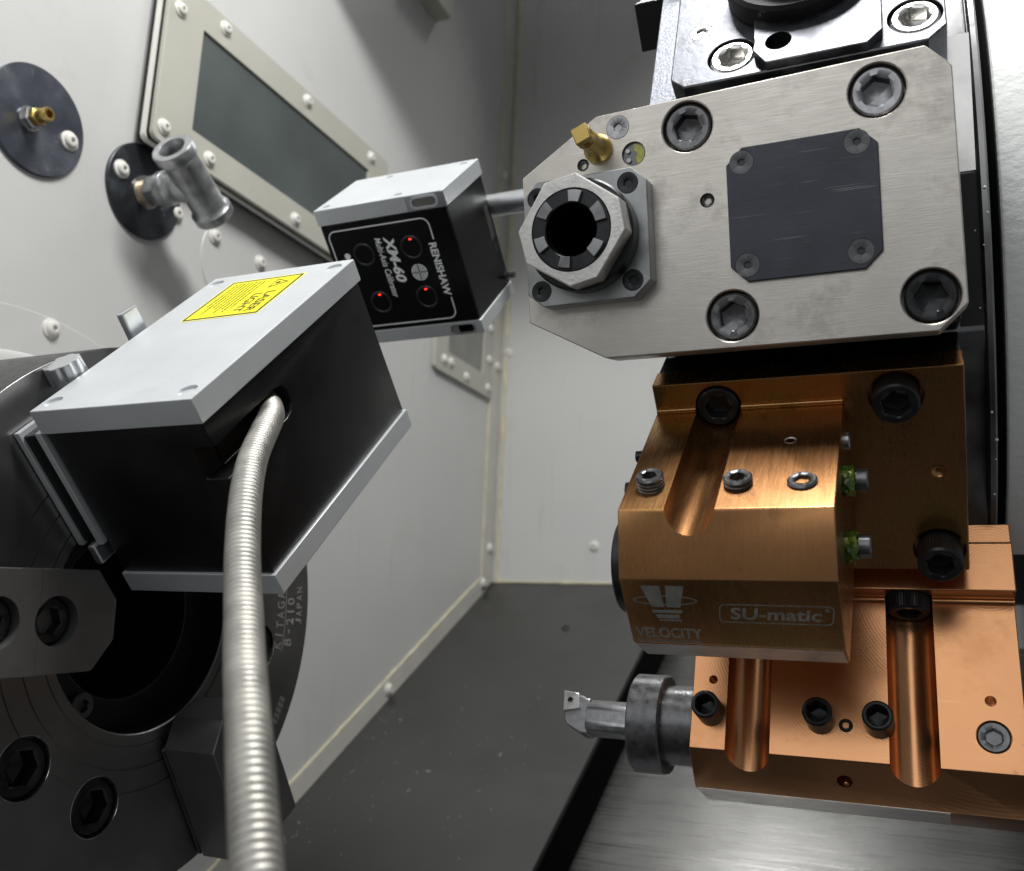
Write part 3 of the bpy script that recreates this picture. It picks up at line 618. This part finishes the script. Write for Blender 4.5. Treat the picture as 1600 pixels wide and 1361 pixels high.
bp_ = obj('brass_plug', bmx(lathe, [(0, H), (6.0, H), (6.0, H+2), (4.6, H+3.5), (3.7, H+8), (4.1, H+11), (4.1, H+17), (0, H+17)], 40), 'brass', g, T(-116.8, 34.6, 0) @ RZ(20))
sq = [(3.4*x, 3.4*y) for x, y in ((-1, -1), (1, -1), (1, 1), (-1, 1))]
obj('plug_head', bmx(prism, sq, H+17, H+23), 'brass', bp_, None, .5, [bmx(cyl, 1.4, -8, 8, 20, T(0, 0, H+19.4) @ RX(90)), bmx(cyl, 1.4, -8, 8, 20, T(0, 0, H+19.4) @ RY(90))])
ox, oy = -121.5, -3.3
fs = ((-141.9, 15.9), (-102.8, 16.5), (-102.5, -22.6), (-141.7, -23))
fl2 = obj('collet_flange', bmx(prism, [(-148, 16.8), (-141.8, 22.8), (-101, 22.8), (-94.9, 16.8), (-94.9, -23), (-102, -29.6), (-141, -29.6), (-148, -24)][::-1], H-.1, H+8.6), 'flange', g, None, .5, [bmx(cyl, 4.4, H+7, H+12, 36, T(a, b_, 0)) for a, b_ in fs]+[bmx(cyl, 11, H-9, H+20, 48, T(ox, oy, 0))])
for i, (a, b_) in enumerate(fs): put('flange_screw', csk_mesh('flange_screw', 4.1, 3.2, 'oxide') if i == 0 else COL.objects['flange_screw'].data, fl2, T(a, b_, H+8.4) @ RZ(a*3))
nt_ = obj('nut_skirt', bmx(lathe, [(12, H+8.5), (22.6, H+8.5), (22.6, H+16.6), (21.8, H+17.4), (12, H+17.4)], 72), 'oxide', g, T(ox, oy, 0))
pts = []
for c_ in (35, 122, 214, 306):
    for s_ in (-28.5, 28.5): a = -RAD(c_+s_); pts.append((22.4*math.cos(a), 22.4*math.sin(a)))
bm = bmesh.new(); prism(bm, pts, H+17.3, H+26.4)
obj('collet_nut', bm, 'nut', g, T(ox, oy, 0), .6, [bmx(cyl, 16.5, H+10, H+40, 64)])
bm = bmesh.new(); lathe(bm, [(10.5, H+6), (16.4, H+6), (16.4, H+25.9), (15.9, H+26.4), (10.9, H+26.4), (10.5, H+26)], 72)
co = obj('collet', bm, 'oxide', g, T(ox, oy, 0))
for k, wd_ in enumerate((30, 22, 26, 24, 20, 26)):
    a0 = 8+k*60; sec = [(r*math.cos(RAD(a0+wd_*q/6)), r*math.sin(RAD(a0+wd_*q/6))) for r, qs in ((15.2, range(7)), (10.7, range(6, -1, -1))) for q in qs]
    obj('collet_lug', bmx(prism, sec, H+26.2, H+28), 'flange' if k % 2 else 'collet', co, None, .2)
obj('tool_bore', bmx(lathe, [(0, -16), (10.45, -16), (10.45, H+23), (10.2, H+23), (10.2, -15.5), (0, -15.5)], 48), 'bore', co)
# ---- top holder
tp = thing('swirled_tool_holder', 'bright swirled steel tool holder with a black round cap above the grey holder', 'tool holder', FS(-18))
bm = bmesh.new(); prism(bm, [(-91.2, -47.5), (-85.3, -53.4), (10, -53.4), (16.8, -46.6), (16.8, 75), (-91.2, 75)], -26, 4)
tb = ((-65.5, -39.5), (5.6, -38))
cuts = [bmx(lathe, [(0, -8), (10.3, -8), (10.3, 12), (0, 12)], 64, T(a, b_, 0)) for a, b_ in tb]+[bmx(cyl, 5.0, 2.6, 9, 40, T(-79.8, -20, 0)), bmx(cyl, 5.3, -9, 14, 40, T(-45.8, -41.5, 0))]
obj('plate', bm, 'topsteel', tp, None, .6, cuts)
obj('pad', bmx(prism, [(-56, -44.6), (-50.6, -53.2), (-11.8, -53.2), (-6.2, -47), (-6.2, 75), (-56, 75)], 3.9, 8.2), 'topsteel', tp, None, .4, [bmx(cyl, 5.3, -9, 14, 40, T(-45.8, -41.5, 0)), bmx(cyl, 10.3, 0, 14, 48, T(-65.5, -39.5, 0)), bmx(cyl, 10.3, 0, 14, 48, T(5.6, -38, 0))])
for a, b_ in tb: put('cap_bolt', shcs_mesh('cap_bolt', 9.3, 12, 10.5, 'bright', 1.0) if a < 0 else COL.objects[-1].data, tp, T(a, b_, -8.4) @ RZ(14))
for o in [o for o in tp.children if o.name.startswith('cap_bolt')]: o.data = [q for q in tp.children if q.name.startswith('cap_bolt')][0].data
put('countersunk_screw', csk_mesh('countersunk_screw', 4.6, 4.4, 'bright'), tp, T(-79.8, -20, 3.9))
obj('recessed_screw', bmx(lathe, [(0, -9), (4, -9), (4, -6.6), (3.4, -6), (2.1, -6), (1.8, -6.4, 6), (0, -8.4)], 30), 'bright', tp, T(-45.8, -41.5, 0))
obj('base_flange', bmx(box, -110.6, 16.8, -40, 75, -32, -26.1), 'speckle', tp, None, .5)
obj('side_flange', bmx(box, -110.6, -98.5, -50, 75, -31.9, -25.9), 'speckle', tp, None, .5)
obj('round_cap', bmx(lathe, [(0, 4.1), (30, 4.1), (31, 5), (31, 13.5), (29.8, 15.2), (26.5, 15.6), (26, 14), (23.5, 13.6), (23.2, 20), (22, 21.5), (0, 21.5)], 96), 'black', tp, T(-38, 0, 0))
th = thing('square_shank_holder', 'black square tool shank at the top edge left of the swirled holder', 'tool holder', FS(-48))
obj('shank', bmx(box, -127, -108, -42, 40, -48, -24), 'blackcast', th, None, .6)
obj('base_block', bmx(box, -108, 16, -44, 48, -32, -6), 'blackcast', th, None, .8)
# ---- boring bar holders
def block(name, label, a, x1, bx1, mt, boss, grooves, gr_r, plate_bolts):
    t = thing(name, label, 'tool holder', FS(a))
    cutb = [bmx(cyl, gr_r, -11, 130, 64, T(x, 37.8, 0)) for x in grooves]
    return t, cutb
SETM = setscrew_mesh('set_screw', 5.4, 5.4, 5.2, 'oxideworn', 1)
ub, cutb = block('boring_bar_holder', 'brown anodised tool holder with engraved lettering below the grey holder', 42, 16.5, -28, 'bronze', None, (-79,), 9.6, None)
pb = [(-8.4, 37.9), (5.0, -38)]
cuts = [bmx(cyl, 10.6, -4, 5, 64, T(a, b_, 0)) for a, b_ in pb]+[bmx(lathe, [(0, -2.8), (2.9, 0), (2.9, 4), (0, 4)], 40, T(6, 1.4, 0)), bmx(cyl, 9.8, -10, 130, 64, T(-79, 37.8, 0))]
obj('base_plate', bmx(box, -106.4, 16.5, -49.4, 49.4, -13, 0), 'bronze', ub, None, .5, cuts)
obj('foot', bmx(box, -106, 16.1, -49, 49, -31.8, -13.1), 'blackcast', ub, None, .5)  # bronze base turned black here, in place of the dark reflection on its side
prof = [(36.2, -.5), (36.2, 76), (15.2, 91), (-15.4, 91), (-31, 80), (-31, -.5)]
cuts = cutb+[bmx(cyl, 2.4, 31, 45, 24, T(-46.9, 0, 29.5) @ UP)]
obj('boss', bmx(prism, prof, -106.1, -28.2, XEX), 'bronze', ub, None, .45, cuts)
obj('bare_facet', bmx(prism, [(-15.9, 90.75), (-30.7, 80.35), (-30.6, 80.1), (-31.1, 79.8), (-31.3, 80.2), (-15.9, 91.05)], -105.4, -28.9, XEX), 'baresteel', ub)
bm = bmesh.new()
for xa, xb in ((-105.8, -88.8), (-69.3, -28.6)): tube(bm, [V3(xa, 36.9, .6), V3(xb, 36.9, .6)], 1.4, 16)
obj('fillet_bead', bm, 'bronze', ub)
for a, b_ in pb: put('cap_bolt', ME_BOLTK, ub, T(a, b_, -3.6 if b_ > 0 else 0) @ RZ(10))
put('cap_bolt', ME_BOLTK, ub, T(-79, 37.9, -9.9) @ RZ(25))
for x, z in ((-96.3, 0), (-63.1, -1.8), (-40.1, -3.8)): put('set_screw', SETM, ub, T(x, 36.2+z, 60) @ UP @ RZ(x))
obj('thread_insert', bmx(lathe, [(1.9, 33), (2.5, 33), (2.5, 36.3), (2.2, 36.4), (1.9, 36)], 28), 'baresteel', ub, T(-46.9, 0, 29.5) @ UP)
for u, h in ((21, 36), (0, 50)):
    k = obj('clamp_screw', bmx(lathe, [(0, -8), (3.4, -8), (3.4, 4.6), (4.6, 4.8), (4.6, 8.6), (4, 9.2), (0, 9.2)], 32, RY(90)), 'oxideworn', ub, T(-28.2, u, h))
    bm = bmesh.new(); bmesh.ops.create_icosphere(bm, subdivisions=3, radius=5.0, matrix=Matrix.Diagonal((.85, 1.2, 1.35, 1)))
    for v in bm.verts: v.co *= 1+.13*math.sin(v.co.x*1.7+h)*math.cos(v.co.y*1.3)+random.uniform(-.04, .04)
    obj('coolant_residue', bm, 'coolant', k, T(1.6, -.4, -.5))
obj('side_plug', bmx(lathe, [(0, -3), (4, -3), (4, 1.6), (3.4, 2.2), (0, 2.2)], 32, RY(90)), 'steelscrew', ub, T(-28.2, 25, 13))
bm = bmesh.new()
for x, y0, y1 in ((-19.2, 13, 31), (-14.4, 10, 27), (-11.9, 6, 18), (-6.4, 5, 27), (-22.2, 24, 30)):
    y = y1
    while y > y0:
        for k in range(3):
            if random.random() < .6: box(bm, x-1.0+random.random(), x+random.random()*.9, y-.9+k*.3, y-.72+k*.3, .01, .05)
        y -= 1.5
obj('engraved_numbers', bm, 'darkengrave', ub)['kind'] = 'stuff'
ZT = 91.02
lettering('VELOCITY', ub, T(-91.2, -10.1, ZT), 25.6, 5.0, 'engrave', .025, 0, name='engraved_lettering', thick=.04)
lettering('VELOCITYPRODUCTS.COM', ub, T(-91.6, -14.1, ZT), 24.5, 1.5, 'engrave', .02, 0, name='engraved_lettering', thick=.04)
lettering('SU-matic', ub, T(-50.8, .2, ZT), 32, 5.4, 'engrave', .02, .12, name='engraved_lettering', thick=.04)
lettering('®', ub, T(-32.8, 2.6, ZT), 1.7, 1.7, 'engrave', .02, name='engraved_lettering', thick=.04)
def sheared(pts, s): return [(x+y*s, y) for x, y in pts]
bm = bmesh.new(); ring_strip(bm, sheared(rrect(-20.5, 19.5, -4.3, 4.3, 2), .12), sheared(rrect(-20.1, 19.1, -3.9, 3.9, 1.7), .12), 0, .04); obj('engraved_outline', bm, 'engrave', ub, T(-50.2, .2, ZT))
bm = bmesh.new()
prism(bm, [(-8.2, 9), (-1, 9), (-.6, -1), (-5.4, -1)], 0, .04); prism(bm, [(1.2, 9), (8.2, 9), (5.4, -1), (.2, -1)], 0, .04)
prism(bm, [(-6, -2.4), (6.2, -2.4), (5.4, -3.8), (-5.2, -3.8)], 0, .04); prism(bm, [(-4.6, -4.6), (4.8, -4.6), (4.2, -6.4), (-4, -6.4)], 0, .04); prism(bm, [(-3.6, -6.9), (5.2, -6.9), (4.8, -7.7), (-3.4, -7.7)], 0, .04)
el = lambda a, b_, n=40: [(a*math.cos(2*PI*i/n), 2.2+b_*math.sin(2*PI*i/n)) for i in range(n)]
ring_strip(bm, el(12.2, 2.3), el(11.6, 1.8), .04, .07)
obj('engraved_emblem', bm, 'engrave', ub, T(-90.2, 3.4, ZT))
obj('bore_sleeve', bmx(lathe, [(0, -112), (18.2, -112), (19, -111.2), (19, -106.9), (0, -106.9)], 72, RY(90)), 'oxide', ub, T(0, 3, 66))
obj('end_screw', bmx(cyl, 3.4, -110, -106, 24, RY(90)), 'oxide', ub, T(0, 28, 50)); obj('end_screw', bmx(cyl, 2.4, -109, -106, 24, RY(90)), 'oxide', ub, T(0, 33, 32))
# lower, copper coloured
lb, cutb = block('boring_bar_holder', 'copper coloured tool holder with two long grooves at the bottom right', 72, 34.6, 34.6, 'copper', None, (-79.3, -8.9), 10.1, None)
obj('base_plate', bmx(box, -106, 34.7, -49, 49, -22.7, 0), 'copper', lb, None, .5, [bmx(cyl, 10.1, -9, 130, 64, T(x, 37.8, 0)) for x in (-79.3, -8.9)])
obj('foot', bmx(box, -105.6, 34.4, -48.8, 48.8, -32, -22.8), 'copper', lb, None, .5)
prof = [(36.6, -.5), (36.6, 74.6), (18, 88.8), (-12, 88.8), (-28, 78), (-28, -.5)]
CH = T(-38, 27.3, 81.7) @ RX(-52.7+0)
hn = V3(0, 14.2, 18.6).normalized(); CH = T(-38, 27.3, 81.7) @ RX(-math.degrees(math.atan2(hn.y, hn.z)))
cuts = cutb+[bmx(cyl, r, 26, 50, 28, T(x, 0, z) @ UP) for x, z, r in ((-96.2, 42.4, 2.1), (21.8, 45, 2.3))]+[bmx(cyl, 6.9, 33, 50, 40, T(22, 0, 60) @ UP), bmx(cyl, 3.3, -8, 8, 32, CH)]
obj('boss', bmx(prism, prof, -105.8, 34.5, XEX), 'copper', lb, None, .4, cuts)
obj('bare_facet', bmx(prism, [(17.7, 88.8), (17.7, 88.95), (-12, 88.95), (-12, 88.8)], -104.5, 4, XEX), 'baresteel', lb)
bm = bmesh.new()
for xa, xb in ((-105.6, -89.5), (-69.1, -19.1), (1.3, 34.4)): tube(bm, [V3(xa, 37.3, .7), V3(xb, 37.3, .7)], 1.5, 16)
obj('fillet_bead', bm, 'copper', lb)
for x in (-79.3, -8.9): put('cap_bolt', ME_BOLTK, lb, T(x, 38, -4.5) @ RZ(25))
mbush = new_mesh('threaded_bushing', bmx(lathe, [(0, -2), (6.4, -2), (6.4, 14.3), (5.6, 15.2), (4.7, 15.2), (4.0, 14.4, 6), (4.0, 3, 6), (0, 2)], 48), 'oxide')
for x in (-96.3, -47.3, -22.6): put('threaded_bushing', mbush, lb, T(x, 36.6, 58) @ UP @ RZ(x*5))
put('small_set_screw', setscrew_mesh('small_set_screw', 3.1, .6, 2.6, 'oxide', 0), lb, T(-36.6, 36.6, 59.6) @ UP)
put('set_screw', setscrew_mesh('set_screw', 6.6, 0, 6, 'oxideworn', 0), lb, T(22, 36.2, 60) @ UP)
obj('dowel_pin', bmx(cyl, 1.1, -7, 1, 16, None, .3), 'copper', lb, CH @ T(.6, -.8, 0))
# boring bar clamped in the copper holder
bb = thing('boring_bar', 'short steel boring bar with insert in a thick black collar at lower centre', 'boring bar', FS(72) @ T(0, 3, 57.5))
obj('sleeve_collar', bmx(lathe, [(9.8, -141), (23.4, -141), (24.4, -140), (24.4, -125.2), (23.8, -124.4), (18, -124.4)], 96, RY(90)), 'oxideworn', bb, None, 0, None, 28)
obj('sleeve_shank', bmx(lathe, [(17, -124.5), (19.4, -124.5), (19.4, -90), (0, -90)], 72, RY(90)), 'oxideworn', bb)
obj('collar_face', bmx(lathe, [(0, -140), (9.9, -140), (9.9, -141.3), (12, -141.3), (12, -140.9)], 72, RY(90)), 'oxide', bb)
bm = bmesh.new(); pts = []
for i in range(24):
    a = 2*PI*i/24; y, z = 9.6*math.cos(a), 9.6*math.sin(a); pts.append((min(y, 8.0), min(z, 8.2)))
prism(bm, pts, -167, -141, XEX); obj('bar', bm, 'steelscrew', bb, None, .3)
XZ = Matrix(((1, 0, 0, 0), (0, 0, 1, 0), (0, 1, 0, 0), (0, 0, 0, 1)))          # outline (x, z) pushed along y
obj('bar_head', bmx(prism, [(-168, -9.2), (-170.5, -10.4), (-179.6, -11.4), (-179.3, 2.5), (-177.5, 5.0), (-170, 8.6), (-165.8, 8.8), (-165.8, -9.0)], -7, 6.6, XZ), 'steelscrew', bb, None, .6)
obj('cutting_insert', bmx(prism, [(-180.2, -12.0), (-171.8, -11.0), (-170.4, -3.2), (-179.8, -1.4)], 5.8, 8.6, XZ), 'bright', bb, None, .35, [bmx(cyl, 1.5, -5, 20, 24, T(-176.2, 0, -7.2) @ UP)])
obj('insert_screw', bmx(lathe, [(0, 5), (1.3, 5), (1.3, 7.4), (.7, 7.6), (0, 7)], 20), 'oxide', bb, T(-176.2, 0, -7.2) @ UP)
# ---- turret housing
hs_ = thing('turret_housing', 'white textured painted housing along the right edge behind the turret', 'machine housing', frame(C, (0, -.9781, -.2079), (0, .2079, -.9781), XV))
bm = bmesh.new(); lathe(bm, [(176, 34), (176, 460), (90, 460), (90, 34), (176, 34)], 120, None, -95, 59)
bmesh.ops.remove_doubles(bm, verts=bm.verts, dist=.001); bmesh.ops.holes_fill(bm, edges=[e for e in bm.edges if e.is_boundary], sides=0)
obj('casting', bm, 'housing', hs_, None, 3, None, 32, 3)
obj('slide_block', bmx(box, 62, 460, -300, 60, 40, 460), 'blackcast', hs_, RZ(64) @ T(0, 0, 0) @ Matrix(((0, 1, 0, 0), (0, 0, 1, 0), (1, 0, 0, 0), (0, 0, 0, 1))), 2)
# ---- swarf on the way cover
bm = bmesh.new()
for i in range(75):
    x, y = random.uniform(20, 190), random.uniform(-560, -240)
    if random.random() < .35: x, y = random.uniform(10, 40), random.uniform(-520, -300)
    l, wd_ = random.choice((.4, .5, .6, .8, 1.0, 2.2)), random.uniform(.2, .45); m_ = T(x, y, random.uniform(.1, .5)) @ RZ(random.uniform(0, 180)) @ RX(random.uniform(-40, 40))
    prism(bm, [(-l, -wd_), (l, -wd_*.4), (l*.8, wd_), (-l*.7, wd_*.6)], -.1, .15, m_)
sw = obj('swarf', bm, 'chip', None); m_ = FF.copy(); m_.translation.z += ZOFF; sw.matrix_world = mm_mat(m_)
sw['kind'] = 'stuff'; sw['label'] = 'tiny metal chips scattered on the dark way cover'; sw['category'] = 'metal chips'
